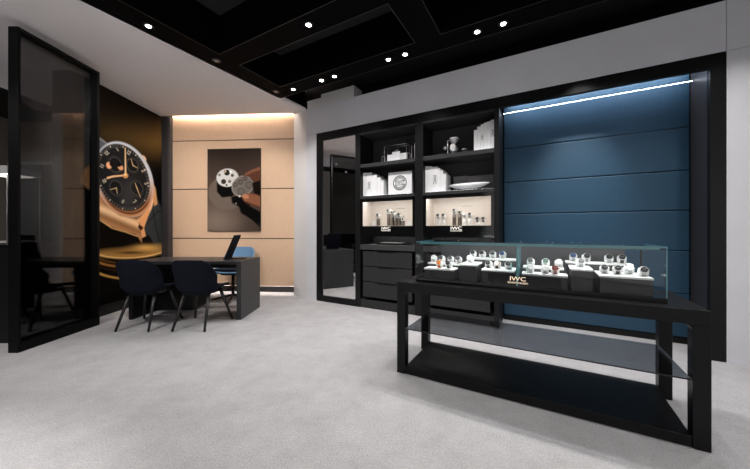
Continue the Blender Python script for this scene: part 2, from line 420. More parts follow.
# bezel and dial
bz = p.ell(*OUT); p.put(smooth(bz), (196, 200, 208)); p.put(smooth(bz)*np.exp(-((X-100)/9)**2-((Y-152)/12)**2)*.5, (90, 92, 94))
tb = np.clip((Y-175)/30, 0, 1); p.put(smooth(bz)*tb, (206, 150, 106))
p.put(smooth(bz)*np.exp(-((bz+2.6)/1.0)**2)*np.clip((Y-185)/20, 0, 1)*.9, (70, 38, 22))
DI = (122.9, 177.6, 35.4, 24.9, R(66.0))
dl = p.ell(*DI); p.put(smooth(dl), (33, 34, 36))
p.put(smooth(dl)*np.exp(-((X-128)/9)**2-((Y-195)/17)**2)*.7, (74, 74, 76))
c, n = math.cos(DI[4]), math.sin(DI[4])
def onell(k, ang):
    a = k*DI[2]*math.cos(ang); b = k*DI[3]*math.sin(ang); return (DI[0]+a*c-b*n, DI[1]+a*n+b*c)
for k in range(60):
    x, y = onell(.945, k*2*math.pi/60+.05); big = k % 5 == 0
    p.put(smooth(np.hypot(X-x, Y-y)-(.62 if big else .26), .35)*(1 if big else .7), (214, 204, 184))
p.put(smooth(np.abs(p.ell(DI[0], DI[1], DI[2]*.90, DI[3]*.90, DI[4]))-.14, .3)*.5, (130, 130, 130))
for cx, cy, a in ((115.2, 164.6, 9.6), (132.6, 165.2, 8.6), (116, 188, 9.4), (136.6, 188.2, 9.2)):
    e = p.ell(cx, cy, a, a*.74, DI[4]); p.put(smooth(e)*.6, (20, 21, 22))
    p.put(smooth(np.abs(e+.35)-.12, .3)*.45, (120, 118, 112))
    for k in range(24):
        t = k*2*math.pi/24; x = cx+a*.80*math.cos(t)*c-a*.6*math.sin(t)*n; y = cy+a*.80*math.cos(t)*n+a*.6*math.sin(t)*c
        p.put(smooth(np.hypot(X-x, Y-y)-.25, .3)*.7, (170, 168, 160))
# moon window
p.put(smooth(p.ell(108.9, 165.4, 2.6, 3.4, -.3), .5), (232, 176, 132)); p.put(smooth(p.ell(111.6, 164.0, 2.1, 2.7, -.2), .5), (16, 16, 18))
p.put(smooth(p.ell(120.6, 167.6, 3.0, 2.2, .7), .5), (226, 168, 124)); p.put(smooth(p.ell(119.3, 164.6, 2.2, 2.3, 0), .5), (12, 12, 14))
# subdial hands
for a_, b_ in (((133, 165.5), (137.5, 168)), ((133, 165.5), (131, 159)), ((116.4, 188), (110, 189.6)), ((116.4, 188), (117.4, 193.6)), ((136.8, 187.6), (140.5, 197.4)), ((136.8, 187.6), (135, 183))):
    p.put(smooth(p.line([a_, b_], .8, .4), .35), (226, 196, 150))
# numerals drawn as strokes
NUM = {'1': [[(0, -1), (0, 1)]], '2': [[(-.5, -.6), (0, -1), (.5, -.5), (-.5, 1), (.6, 1)]], '3': [[(-.5, -1), (.5, -1), (0, -.1), (.5, .5), (0, 1), (-.5, .7)]],
       '5': [[(.5, -1), (-.4, -1), (-.4, -.1), (.3, -.1), (.5, .5), (0, 1), (-.5, .8)]], '0': [[(0, -1), (.5, -.4), (.5, .4), (0, 1), (-.5, .4), (-.5, -.4), (0, -1)]],
       '7': [[(-.5, -1), (.5, -1), (-.1, 1)]], '6': [[(.4, -1), (-.4, .2), (-.2, .9), (.3, .9), (.4, .3), (-.3, .1)]]}
def numeral(ch, cx, cy, h_, rot):
    for st in NUM[ch]:
        q = [(cx+h_*(x*math.cos(rot)-y*math.sin(rot)), cy+h_*(x*math.sin(rot)+y*math.cos(rot))) for x, y in st]
        p.put(smooth(p.line(q, .6), .35)*.85, (214, 206, 190))
for s_, x, y, rt in (('12', 128.6, 152.5, .5), ('1', 117.4, 149.4, -.6), ('12', 106.5, 153.2, -.8), ('11', 102, 166, -1.0), ('10', 104.2, 181, -.5), ('0', 123, 201.4, .4), ('7', 134.6, 201.6, .8), ('2', 143.6, 170.6, 1.1), ('3', 146.4, 183.4, 1.2)):
    for i, ch in enumerate(s_):
        off = (i-(len(s_)-1)/2)*2.0
        numeral(ch, x+off*math.cos(rt), y+off*math.sin(rt), 1.65, rt)
# hands
p.put(smooth(p.line([(125.6, 175), (125.2, 148)], 1.7, .8), .4), (236, 206, 160))
p.put(smooth(p.line([(124.5, 175.4), (113, 176.4), (107.6, 178)], 1.6, 2.0), .4), (240, 190, 150))
p.put(smooth(p.ell(125.6, 175.6, 2.6, 2.6, 0), .5), (216, 160, 104)); p.put(smooth(p.ell(125.2, 174.6, 1.2, 1.2, 0), .5), (250, 222, 180))
post = thing('wall_poster', 'floor-to-ceiling poster of a large rose-gold wristwatch beside the desk', 'poster')
p.C = np.clip(p.C, 0, 1)**1.15*1.28
grid_mesh('print', nx, nz, lambda a, b: (PX, YA+a*(YB-YA), ZA+b*(ZB-ZA)), p.C, 'poster', post)
boxpart('backing_board', post, 'black', -3.7495, -3.7455, YA, YB, ZA, ZB)

# ---- framed photo on the oak wall
def oak(x, y, d=-.03):
    # picture point on the oak wall plane -> local (s, z)
    r = Vector(((x-CX)/F, 1)); nrm = Vector((-math.sin(OROT), math.cos(OROT))); dr = Vector((math.cos(OROT), math.sin(OROT)))
    k = (OL.dot(nrm)+d)/r.dot(nrm); q = r*k-OL
    return q.dot(dr), H-(y-YH)*k/F
s0, z1 = oak(207.6, 149.3); s1, z0 = oak(260.2, 230.8)
nx2, nz2 = 170, 240
ss = np.linspace(s0, s1, nx2)[None, :].repeat(nz2, 0); zz2 = np.linspace(z0, z1, nz2)[:, None].repeat(nx2, 1)
dr = (math.cos(OROT), math.sin(OROT)); nr = (-math.sin(OROT), math.cos(OROT))
wx = OL.x+ss*dr[0]-.03*nr[0]; wy = OL.y+ss*dr[1]-.03*nr[1]
q = Paint(CX+F*wx/wy, YH+F*(H-zz2)/wy, (88, 74, 66)); X, Y = q.X, q.Y
q.put(np.clip((188-Y)/45, 0, 1), (42, 33, 30)); q.put(np.exp(-((X-216)/22)**2-((Y-222)/16)**2)*.8, (132, 117, 106))
q.put(np.clip((X-236)/26, 0, 1)*np.clip((Y-205)/20, 0, 1)*.6, (52, 44, 40))
big = q.ell(227, 193, 18.5, 17, .1); q.put(smooth(np.maximum(q.ell(228, 196.5, 19.5, 16.5, .1), -(X*0+185-Y)))*.95, (14, 11, 10)); q.put(smooth(big, .9), (112, 99, 90))
q.put(smooth(q.poly([(216.6, 180), (239, 182), (240, 190), (232, 196.5), (222, 197.5), (217, 192)]), .6), (10, 9, 9))
q.put(smooth(q.poly([(231, 197), (241, 194), (250, 196), (250, 206), (261, 212), (261, 228), (252, 220), (241, 213), (239, 207), (232, 203)]), .8), (8, 7, 7))
q.put(smooth(q.ell(227.5, 177.7, 11, 9.1, -.1), .5), (206, 204, 200))
for cx, cy, r_, cc in ((227, 172.6, 3.2, (40, 34, 30)), (223.6, 181.6, 2.8, (60, 54, 50)), (219.4, 175, 1.6, (120, 116, 110)), (232.4, 175.4, 1.8, (90, 86, 80)), (229.6, 181.4, 2.0, (128, 124, 118)), (224.6, 171.2, 1.4, (170, 140, 90)), (226.6, 185, 1.3, (80, 76, 70)), (230.6, 171.6, 1.0, (250, 250, 246))):
    e = np.hypot(X-cx, Y-cy); q.put(smooth(e-r_, .4), cc); q.put(smooth(np.abs(e-r_)-.25, .3)*.6, (235, 232, 228))
pl = q.ell(242.6, 186, 11.6, 9.9, R(140))
q.put(smooth(pl, .5), (120, 112, 106)); q.put(smooth(np.abs(pl+.5)-.3, .3)*.7, (176, 168, 160))
for cx, cy, r_ in ((249.3, 185.2, 3.3), (241.2, 191.4, 3.2), (240.4, 182, 2.2), (235, 184.6, 2.0), (245, 178.8, 1.8)):
    e = np.hypot(X-cx, Y-cy); q.put(smooth(np.abs(e-r_)-.3, .35), (60, 54, 50)); q.put(smooth(np.abs(e-r_*.45)-.2, .3)*.8, (74, 68, 62))
q.put(smooth(q.poly([(243, 176), (250, 170.5), (261, 166), (261, 182.5), (254, 183.5), (249.5, 177)]), .7), (96, 62, 46))
q.put(smooth(q.poly([(252, 183), (261, 180), (261, 196), (254, 194)]), .8), (26, 16, 12))
q.put(smooth(q.line([(246, 174.4), (253, 170.8), (261, 168)], 2.2), .8)*.7, (150, 102, 78))
q.put(smooth(q.poly([(241.5, 196), (247, 193.2), (256, 194.5), (261, 197), (261, 208), (252, 205.5), (244, 201)]), .7), (142, 94, 70))
q.put(smooth(q.ell(245.6, 196.4, 3.4, 2.2, .3), .6)*.8, (196, 140, 110)); q.put(smooth(q.line([(247, 203), (261, 208)], 2.4), .8)*.7, (70, 42, 32))
q.put(smooth(np.hypot(X-239.6, Y-196.2)-.8, .5), (236, 230, 222)); q.put(smooth(np.hypot(X-236, Y-203.5)-.6, .4), (180, 176, 170))
pic = thing('wall_picture', 'framed photo of fingers lifting a disc over a watch movement, hung on the oak wall', 'picture', (OL.x, OL.y, 0), OROT)
grid_mesh('print', nx2, nz2, lambda a, b: (s0+a*(s1-s0), -.0305, z0+b*(z1-z0)), q.C**1.1*1.15, 'photo', pic)
boxpart('frame', pic, 'ink', s0-.004, s1+.004, -.0295, -.002, z0-.004, z1+.004)

# ================================================================== DARK GLASS SCREEN ON THE LEFT
sx0, sx1 = -3.402, -3.307; sy0, sy1 = 2.78, 3.605; sh_ = 3.03
scr = thing('glass_screen', 'tall black framed smoked glass screen standing beside the chairs', 'screen', (sx0, sy0, 0))
mb = MB(); tX = sx1-sx0; L = sy1-sy0
for b in ((0, tX, 0, .022, 0, sh_), (0, tX, L-.03, L, 0, sh_), (0, tX, .022, L-.03, sh_-.03, sh_), (0, tX, .022, L-.03, 0, .09)): mb.box(*b, bev=.002)
mb.build('frame', 'screen_black', scr)
boxpart('glass_pane', scr, 'smoked', .012, .020, .02, L-.028, .088, sh_-.028)
boxpart('lower_panel', scr, 'black_gloss', .002, .010, .02, L-.028, .088, 1.02)

# ================================================================== WALL UNIT ON THE RIGHT
sur = thing('cabinet_surround', 'deep black surround framing the mirror, display cabinets and blue padded panel', 'surround', CL, ROT)
boxpart('top_rail', sur, 'black', 0, 4.555, 0, .05, 2.56, 2.68)
boxpart('recess_top', sur, 'black', 2.738, 4.455, .051, .44, 2.79, 2.81)
boxpart('jamb', sur, 'black', 0, .11, 0, .06, 0, 2.56, bev=.002)
boxpart('jamb', sur, 'pilaster', 4.4545, 4.4558, .052, .40, 0.002, 2.788)
boxpart('jamb', sur, 'black', 4.456, 4.555, 0, .42, 0, 2.5598, bev=.002)
boxpart('jamb', sur, 'black', 4.456, 4.50, .052, .42, 2.5602, 2.789)
boxpart('bottom_rail', sur, 'black', .11, .80, 0, .06, 0, .09)
boxpart('stile', sur, 'black_satin', .743, .80, 0, .06, .09, 2.56, bev=.002)
mir = thing('wall_mirror', 'tall narrow mirror set in the black surround left of the display cabinets', 'mirror', cab(.11, .02, .09), ROT)
boxpart('mirror_glass', mir, 'mirror', .006, .627, 0, .004, .006, 2.464)
mb = MB()
for b in ((0, .006, -.004, .03, 0, 2.47), (.627, .633, -.004, .03, 0, 2.47), (.006, .627, -.004, .03, 0, .006), (.006, .627, -.004, .03, 2.464, 2.47)): mb.box(*b)
mb.build('frame', 'darksteel', mir)

def cabinet(s_out0, s_out1, s_in0, s_in1, label):
    c_ = thing('display_cabinet', label, 'cabinet', cab(s_out0, 0, 0), ROT, 'display cabinets in the black surround')
    Wd = s_out1-s_out0; a = s_in0-s_out0; b = s_in1-s_out0; D_ = .42
    mb = MB()
    mb.box(0, a, 0, D_, 0, 2.555, 'black_satin', .002); mb.box(b, Wd, 0, D_, 0, 2.555, 'black_satin', .002)
    mb.box(a, b, D_-.03, D_, .12, 2.555, 'bay'); mb.box(a, b, 0, D_-.03, 2.535, 2.555, 'bay'); mb.box(a, b, .01, D_-.03, 0, .12, 'charcoal')
    mb.build('carcass', None, c_)
    for z in (2.10, 1.63):
        th = .05 if z > 2 else .042
        sh = boxpart('shelf', c_, 'bay', a, b, .004, D_-.031, z-th, z, bev=.002)
        boxpart('light_strip', sh, 'ledshelf', a+.02, b-.02, .035, .041, z+.0005, z+.004)
    # counter of the open niche
    boxpart('counter', c_, 'counter', a, b, .0, D_-.031, .85, .925, bev=.002)
    # lit glass display box
    dbx = MB(); x0, x1, zb, zt = a+.035, b-.035, 1.195, 1.541
    dbx.box(a+.001, b-.001, .002, D_-.032, 1.063, zb-.004, 'black_gloss'); dbx.box(a+.001, b-.001, .002, .012, 1.044, 1.063, 'black_gloss'); dbx.box(a+.001, b-.001, .002, .014, zt, 1.587, 'black_gloss'); dbx.box(a+.001, b-.001, .014, D_-.032, 1.578, 1.587, 'black_gloss')
    dbx.box(a+.001, x0, .002, D_-.032, zb-.004, 1.578, 'black_gloss'); dbx.box(x1, b-.001, .002, D_-.032, zb-.004, 1.578, 'black_gloss')
    db = dbx.build('display_box', None, c_)
    ln = MB(); ln.box(x0, x0+.004, .02, .36, zb, 1.577, 'cream'); ln.box(x1-.004, x1, .02, .36, zb, 1.577, 'cream')
    ln.box(x0+.004, x1-.004, .345, .36, zb, 1.577, 'cream'); ln.box(x0, x1, .02, .36, zb-.004, zb, 'cream'); ln.build('lining', None, db)
    boxpart('glass_pane', db, 'glass', x0, x1, .006, .010, zb-.003, zt-.001)
    boxpart('light_strip', db, 'ledbox', x0+.03, x1-.03, .03, .06, 1.570, 1.5775)
    xm = (x0+x1)/2-.005
    text_mesh('lettering', 'IWC', .058, 'sign', db, (xm, .0015, 1.158), sx=1.25)
    text_mesh('lettering', 'SCHAFFHAUSEN', .020, 'sign', db, (xm, .0015, 1.126), sx=1.0)
    text_mesh('lettering', 'IWC SCHAFFHAUSEN', .0145, 'ink', db, (xm+.06, .3445, 1.455), spacing=1.05)
    boxpart('niche_light', c_, 'ledcase', a+.05, b-.05, .05, .06, 1.058, 1.0625)
    # drawers
    for k, (z0_, z1_) in enumerate(((.615, .828), (.390, .605), (.165, .380))):
        m0 = a+.045; m1 = b-.045; nm = (m0+m1)/2
        pts = [(m0, z0_), (m1, z0_), (m1, z1_), (nm+.15, z1_), (nm+.135, z1_-.022), (nm-.135, z1_-.022), (nm-.15, z1_), (m0, z1_)]
        dd = MB().prism(pts, .006, .03, 'charcoal', 'y').box(m0+.02, m1-.02, .03, .36, z0_+.01, z1_-.03, 'bay').build('drawer', None, c_)
        boxpart('finger_pull', dd, 'ink', nm-.149, nm+.149, .022, .0295, z1_-.026, z1_-.001)
    return c_
cabinet(.801, 1.748, .83, 1.69, 'left black display cabinet with shelves, lit display box and drawers, next to the mirror')
cabinet(1.749, 2.735, 1.805, 2.68, 'right black display cabinet with shelves and lit display box, next to the blue panel')

# padded blue wall
bp = thing('padded_wall_panel', 'tall blue leather wall panel in horizontal padded bands inside the black surround', 'wall panel', cab(2.74, .40, 0), ROT)
BW = 1.713
boxpart('backing', bp, 'seam', 0, BW, .02, .04, .06, 2.788)
zz_ = [.062, .50, .93, 1.338, 1.738, 2.167, 2.615, 2.788]
for a, b in zip(zz_, zz_[1:]):
    MB().box(.003, BW-.003, 0, .022, a+.003, b-.003, bev=.009, seg=3).build('padded_band', 'blue', bp)
boxpart('plinth', bp, 'black', 0, BW, -.004, .03, 0, .06)
led = MB().box(0, BW-.012, .0, .0028, 0, .0025).build('light_strip', 'led'); led.location = cab(2.745, .325, 2.590); led.rotation_euler = (0, 0, ROT)
tag(led, 'thin cool white light strip across the top of the blue padded panel', 'light strip')

boxpart('added_wash', sur, 'washfill', 2.78, 4.42, .27, .29, 2.765, 2.775)  # hidden strip added to strengthen the glow on the blue panel
# ================================================================== ITEMS ON THE SHELVES
SHELF_LO, SHELF_UP = 1.6302, 2.1002
def book(s, w_, h_, z, depth, label, group, d=.075, mark=None):
    b = thing('book', label, 'book', cab(s, d, z), ROT, group)
    mb = MB(); mb.box(0, .004, 0, depth, 0, h_, bev=.001); mb.box(w_-.004, w_, 0, depth, 0, h_, bev=.001); mb.box(.004, w_-.004, 0, .004, 0, h_)
    mb.build('cover', 'paper', b)
    boxpart('pages', b, 'pages', .0045, w_-.0045, .0045, depth-.006, .004, h_-.006)
    if mark: text_mesh('spine_lettering', mark[0], mark[1], 'ink', b, (w_/2, -.001, h_*mark[2]), (R(90), R(90), 0))
    return b
ordn = ['leftmost', 'second from the left', 'third from the left', 'fourth from the left', 'fifth from the left', 'sixth from the left', 'rightmost']
def row(edges, hs, z, where, group, marks):
    n_ = len(hs)
    for i in range(n_):
        od = 'leftmost' if i == 0 else ('rightmost' if i == n_-1 else ordn[i])
        book(edges[i]+.001, edges[i+1]-edges[i]-.002, hs[i], z, .22, 'white-spined book, %s %s' % (od, where), group, mark=marks.get(i))
row([.832, .888, .985, 1.072, 1.13, 1.18], [.355, .35, .31, .265, .22], SHELF_LO, 'in the row beside the emblem box', 'white books on the left lower shelf', {1: ('IWC', .06, .45)})
row([1.807, 1.85, 1.90, 1.975, 2.015, 2.05, 2.088], [.355, .348, .335, .31, .28, .235], SHELF_LO, 'in the row beside the boat-shaped dish', 'white books on the right lower shelf', {2: ('IWC', .06, .5)})
row([2.436, 2.475, 2.515, 2.551, 2.59, 2.63, 2.672], [.265, .30, .32, .335, .342, .356], SHELF_UP, 'in the row on the right upper shelf', 'white books on the right upper shelf', {2: ('IWC', .032, .5), 5: ('IWC', .045, .55)})
# white box with round emblem
eb = thing('emblem_box', 'square white box with a round black emblem, leaning on the left lower shelf', 'box', cab(1.248, .09, SHELF_LO), ROT)
boxpart('box_body', eb, 'paper', 0, .362, 0, .05, 0, .322, bev=.003)
mb = MB()
def ring(mb, cx, cz, r0, r1, y, n_=48):
    a0 = [mb.bm.verts.new((cx+r0*math.cos(t*2*math.pi/n_), y, cz+r0*math.sin(t*2*math.pi/n_))) for t in range(n_)]
    a1 = [mb.bm.verts.new((cx+r1*math.cos(t*2*math.pi/n_), y, cz+r1*math.sin(t*2*math.pi/n_))) for t in range(n_)]
    for k in range(n_): mb.bm.faces.new((a0[k], a0[(k+1) % n_], a1[(k+1) % n_], a1[k]))
ring(mb, .181, .165, .092, .104, -.0012); ring(mb, .181, .165, .060, .066, -.0012)
mb.box(.105, .257, -.0014, -.0006, .190, .197); mb.box(.105, .257, -.0014, -.0006, .134, .141)
for k in range(20):
    t = R(20+k*7.3)
    x_, z_ = .181+.079*math.cos(t), .165+.079*math.sin(t); mb.box(x_-.003, x_+.003, -.0014, -.0006, z_-.008, z_+.008)
    mb.box(x_-.003, x_+.003, -.0014, -.0006, .33-z_-.008, .33-z_+.008)
mb.build('emblem', 'ink', eb)
text_mesh('lettering', 'IWC', .052, 'ink', eb, (.181, -.001, .165))
# acrylic display case, upper left shelf
ac = thing('acrylic_display', 'small clear display case with a white card, on the left upper shelf', 'display case', cab(1.18, .10, SHELF_UP), ROT)
mb = MB(); w_, h_, t_ = .345, .235, .10
for a, b in (((0, 0, 0), (w_, 0, 0)), ((0, 0, h_), (w_, 0, h_)), ((0, 0, 0), (0, 0, h_)), ((w_, 0, 0), (w_, 0, h_)), ((0, t_, h_), (w_, t_, h_)), ((0, t_, 0), (0, t_, h_)), ((w_, t_, 0), (w_, t_, h_)), ((0, 0, h_), (0, t_, h_)), ((w_, 0, h_), (w_, t_, h_))): mb.bar((a[0], a[1], a[2]+.003), (b[0], b[1], b[2]+.003), .0032, n=6)
mb.build('edge_frame', 'steel', ac)
boxpart('base', ac, 'ceramic', .004, w_-.004, .004, t_-.004, .001, .022)
boxpart('card', ac, 'paper', .02, w_-.02, .05, .056, .022, .125); boxpart('card', ac, 'paper', .115, .235, .02, .03, .022, .15)
mb = MB(); mb.lathe([(.001, 0), (.018, .004), (.012, .02), (.003, .032)], (.17, .03, .15), 12); mb.bar((.17, .03, .165), (.205, .03, .18), .004, .006, n=6); mb.build('ornament', 'steel', ac)
for x_ in (-.03, w_+.025):
    wr = MB(); wr.bar((x_, -.02, 0), (x_, -.02, .105), .003, n=6); wr.bar((x_, .08, 0), (x_, .08, .105), .003, n=6); wr.bar((x_, -.02, .105), (x_, .08, .105), .003, n=6); wr.build('side_rail', 'steel', ac)
for i_, (s_, hh) in enumerate(((1.60, .205), (1.645, .225))):
    g_ = thing('glass_rod', ['clear glass rod stand nearest the small clear display case', 'taller clear glass rod stand against the cabinet side, left upper shelf'][i_], 'ornament', cab(s_, .11, SHELF_UP), ROT)
    MB().bar((0, 0, .012), (0, 0, hh), .006, n=10).build('rod', 'steel', g_); MB().lathe([(.018, 0), (.018, .008), (.008, .012)], n=16).build('foot', 'steel', g_)
# pocket watch trophy
hg = thing('clock_ornament', 'silver hourglass-shaped watch ornament on the right upper shelf', 'ornament', cab(2.15, .12, SHELF_UP), ROT)
hg.scale = (1., 1., 1.2)
MB().lathe([(.07, 0), (.07, .012), (.05, .02), (.05, .022)], (.03, 0, 0), 24).build('base', 'darksteel', hg)
MB().lathe([(.012, .022), (.05, .045), (.055, .07), (.03, .10), (.008, .115), (.03, .13), (.058, .155), (.06, .165)], (.03, 0, 0), 24).build('body', 'steel', hg)
MB().lathe([(.054, .166), (.058, .172), (.052, .182), (.02, .188)], (.03, 0, 0), 24).build('cap', 'ceramic', hg)
MB().bar((-.052, 0, .012), (-.052, 0, .165), .007, n=8).bar((-.052, 0, .163), (.03, 0, .163), .005, n=8).build('post', 'steel', hg)
fm = Matrix.Rotation(R(90), 3, 'X')
MB().lathe([(.034, -.004), (.034, .004)], (.03, -.062, .075), 20, mtx=fm).build('dial', 'dial_white', hg)
MB().lathe([(.004, 0), (.02, .004), (.02, .012), (.004, .016)], (-.085, 0, .085), 14, mtx=fm).bar((-.085, 0, .085), (-.052, 0, .085), .004, n=6).build('finial', 'steel', hg)
sm = thing('ring_stand', 'tiny dark ring-topped stand beside the silver hourglass ornament', 'ornament', cab(2.31, .11, SHELF_UP), ROT)
MB().lathe([(.02, 0), (.02, .006), (.006, .012), (.006, .03)], n=14).build('foot', 'darksteel', sm)
MB().lathe([(.006, .03), (.036, .048), (.04, .056), (.034, .056)], n=18).build('bowl', 'steel', sm)
# boat-shaped dish and grey cards
ds = thing('dish', 'long white boat-shaped dish on the right lower shelf', 'dish', cab(2.352, .15, SHELF_LO+.004), ROT)
mb = MB(); n_u, n_v = 30, 10; rows = []
for i in range(n_u+1):
    u_ = -1+2*i/n_u; hw = .075*(1-abs(u_)**2.2)+.001; rise = .088+.004*u_; low = .010+.072*abs(u_)**2.2
    rows.append([mb.bm.verts.new((u_*.26, hw*(-1+2*j/n_v), rise-(rise-low)*(1-abs(-1+2*j/n_v)**2.6))) for j in range(n_v+1)])
for a, b in zip(rows, rows[1:]):
    for j in range(n_v): f = mb.bm.faces.new((a[j], a[j+1], b[j+1], b[j])); f.smooth = True
bo = mb.build('bowl', 'ceramic', ds); so = bo.modifiers.new('thick', 'SOLIDIFY'); so.thickness = .006
MB().lathe([(.045, -.003), (.04, .014)], n=20).build('foot', 'ceramic', ds)
for i_, (a, b, h_) in enumerate(((2.125, 2.29, .225), (2.30, 2.63, .215))):
    g_ = thing('grey_box', ['narrow flat grey box behind the dish, next to the books', 'wide flat grey box behind the dish, near the blue panel'][i_], 'box', cab(a, .31, SHELF_LO), ROT)
    boxpart('box_body', g_, 'greycard', 0, b-a, 0, .06, 0, h_*.86, bev=.002); boxpart('lid', g_, 'greycard', -.002, b-a+.002, -.002, .062, h_*.86+.0005, h_, bev=.002)
# flat tray/tablet on the left counter
tr = thing('tablet', 'flat black tablet with a pale screen lying on the left cabinet counter', 'tablet', cab(1.07, .07, .9252), ROT)
boxpart('body', tr, 'black', 0, .43, 0, .20, 0, .024, bev=.003); boxpart('screen', tr, 'pages', .06, .37, .02, .19, .0242, .030)

# ================================================================== WATCHES
def watch_proto(name, dial, strap, case, cushion):
    t = thing(name, 'x', 'watch')
    # cushion roll lying along x (across), the watch wrapped over its front, dial facing -y and up
    rx = Matrix.Rotation(R(90), 3, 'Y')
    MB().lathe([(.019, -.026), (.026, -.020), (.027, 0), (.026, .020), (.019, .026)], (0, 0, .029), 16, mtx=rx).build('cushion', cushion, t)
    mb = MB(); n_ = 26; prev = None
    for k in range(n_+1):
        a_ = 2*math.pi*k/n_; row_ = []
        for x_ in (-.0105, .0105):
            for r_ in (.0275, .0315): row_.append(mb.bm.verts.new((x_, r_*math.cos(a_), .033+r_*1.0*math.sin(a_))))
        if prev:
            for a, b in ((0, 1), (1, 3), (3, 2), (2, 0)): mb.bm.faces.new((prev[a], prev[b], row_[b], row_[a]))
        prev = row_
    mb.build('strap', strap, t)
    tilt = Matrix.Rotation(R(66), 3, 'X'); nrm = tilt@Vector((0, 0, 1)); c_ = Vector((0, 0, .033))+nrm*.030
    MB().lathe([(.018, -.002), (.0215, 0), (.0215, .006), (.019, .009)], c_, 22, mtx=tilt).build('watch_case', case, t)
    MB().lathe([(.018, .0092), (.018, .0098)], c_, 22, mtx=tilt).build('dial', dial, t)
    cr = c_+tilt@Vector((.0215, 0, .003)); MB().bar(cr, cr+Vector((.005, 0, 0)), .003, n=8).build('crown', case, t)
    hd = MB()
    for an, ln_ in ((R(60), .013), (R(-50), .010)):
        e_ = c_+tilt@Vector((math.sin(an)*ln_, math.cos(an)*ln_, .0102)); hd.bar(c_+tilt@Vector((0, 0, .0102)), e_, .0008, n=4)
    hd.build('hand', 'steel' if dial != 'dial_white' else 'ink', t)
    return t
kinds = {}
def watch(loc, kind, label, group, rz, scale=1.):
    if kind not in kinds:
        d_, s_, c_ = {'white': ('dial_white', 'whitestrap', 'steel'), 'black': ('dial_black', 'whitestrap', 'steel'), 'orange': ('dial_orange', 'dial_orange', 'steel'),
                      'blue': ('dial_blue', 'whitestrap', 'steel'), 'green': ('dial_green', 'whitestrap', 'steel'), 'red': ('dial_red', 'dial_red', 'gold'), 'gold': ('dial_white', 'strap_dark', 'gold'), 'dark': ('dial_black', 'strap_dark', 'steel')}[kind]
        t = watch_proto('wristwatch', d_, s_, c_, 'traywhite'); kinds[kind] = t
        t.location = loc; t.rotation_euler = (0, 0, rz); tag(t, label, 'watch', group)
    else: t = copy_tree(kinds[kind], loc, rz, label, group)
    t.scale = (scale,)*3
    return t

# ---- display boxes in the cabinets: column stands with watches
def column(s, d, h_, label, group, mat_='bronze', box='left'):
    c_ = thing('display_column', label, 'stand', cab(s, d, 1.1952), ROT, group)
    MB().lathe([(.026, 0), (.026, h_)], n=20).build('column', mat_, c_); MB().lathe([(.027, h_+.0002), (.027, h_+.006)], n=20).build('cap', 'traywhite', c_)
def stand_block(s, d, h_, label):
    c_ = thing('display_block', label, 'stand', cab(s, d, 1.1952), ROT)
    MB().prism([(-.035, 0), (.035, 0), (.028, h_), (-.022, h_)], -.02, .02, None, 'y').build('block', 'traywhite', c_)
Lb = [(1.055, .15, .11, 'black'), (1.225, .15, .17, 'black'), (1.285, .15, .17, 'gold'), (1.345, .14, .11, 'white'), (1.40, .14, .11, 'black'), (1.46, .13, .07, 'gold')]
Ln = ['leftmost short column', 'left one of the tall pair', 'right one of the tall pair', 'left one of the shorter pair', 'right one of the shorter pair', 'low column at the right']
for (s_, d_, h_, k_), nm in zip(Lb, Ln):
    column(s_, d_, h_, 'bronze display column in the left lit box, %s' % nm, 'columns in the left lit box')
    watch(cab(s_, d_, 1.1952+h_+.0062), k_, 'watch in the left lit box, %s' % nm, 'watches in the left lit box', ROT)
stand_block(.985, .16, .075, 'small white block at the far left inside the left lit box'); stand_block(1.545, .15, .07, 'small white block at the far right inside the left lit box')
Rb = [(1.965, .15, .085, 'black'), (2.035, .15, .085, 'black'), (2.178, .15, .145, 'black'), (2.245, .15, .145, 'gold'), (2.312, .13, .09, 'white'), (2.38, .13, .09, 'black'), (2.47, .12, .03, 'dark'), (2.54, .12, .03, 'dark')]
Rn = ['left one of the pair at the far left', 'right one of the pair at the far left', 'left one of the tallest pair', 'right one of the tallest pair', 'left one of the middle-height pair', 'right one of the middle-height pair', 'left one of the lowest pair', 'right one of the lowest pair']
for (s_, d_, h_, k_), nm in zip(Rb, Rn):
    column(s_, d_, h_, 'display column in the right lit box, %s' % nm, 'columns in the right lit box', 'bronze' if h_ > .14 else 'traywhite')
    watch(cab(s_, d_, 1.1952+h_+.0062), k_, 'watch in the right lit box, %s' % nm, 'watches in the right lit box', ROT)

# ================================================================== DISPLAY TABLE AND GLASS CASE
TL, TD, TH = 1.7787, .61, .727; lg = .07
tb_ = thing('display_table', 'long black display table with a smoked glass shelf, standing before the blue panel', 'table', (T0.x, T0.y, 0), ROT)
boxpart('tabletop', tb_, 'black', 0, TL, 0, TD, .650, TH, bev=.002)
def fillet(x, sgn, n_=6, r=.035):
    pts = [(x, .6499), (x+sgn*r, .6499)]
    for k in range(1, n_+1):
        t = k/n_*math.pi/2; pts.append((x+sgn*(r-r*math.sin(t)), .6499-r+r*math.cos(t)))
    return pts
for x, y, sg in ((0, 0, 1), (TL-lg, 0, -1), (0, TD-lg, 1), (TL-lg, TD-lg, -1)):
    mb = MB().box(x, x+lg, y, y+lg, 0, .6499, bev=.002)
    mb.prism(fillet(x+lg if sg > 0 else x, sg), y+.002, y+lg-.002, None, 'y')
    mb.build('leg', 'black', tb_)
boxpart('base_shelf', tb_, 'black', lg+.0005, TL-lg-.0005, .004, TD-.004, .004, .062, bev=.003)
gs = boxpart('glass_shelf', tb_, 'shelfglass', lg+.001, TL-lg-.001, .01, TD-.06, .352, .360)
boxpart('glass_edge', gs, 'ink', lg+.001, TL-lg-.001, .0085, .0098, .352, .360)
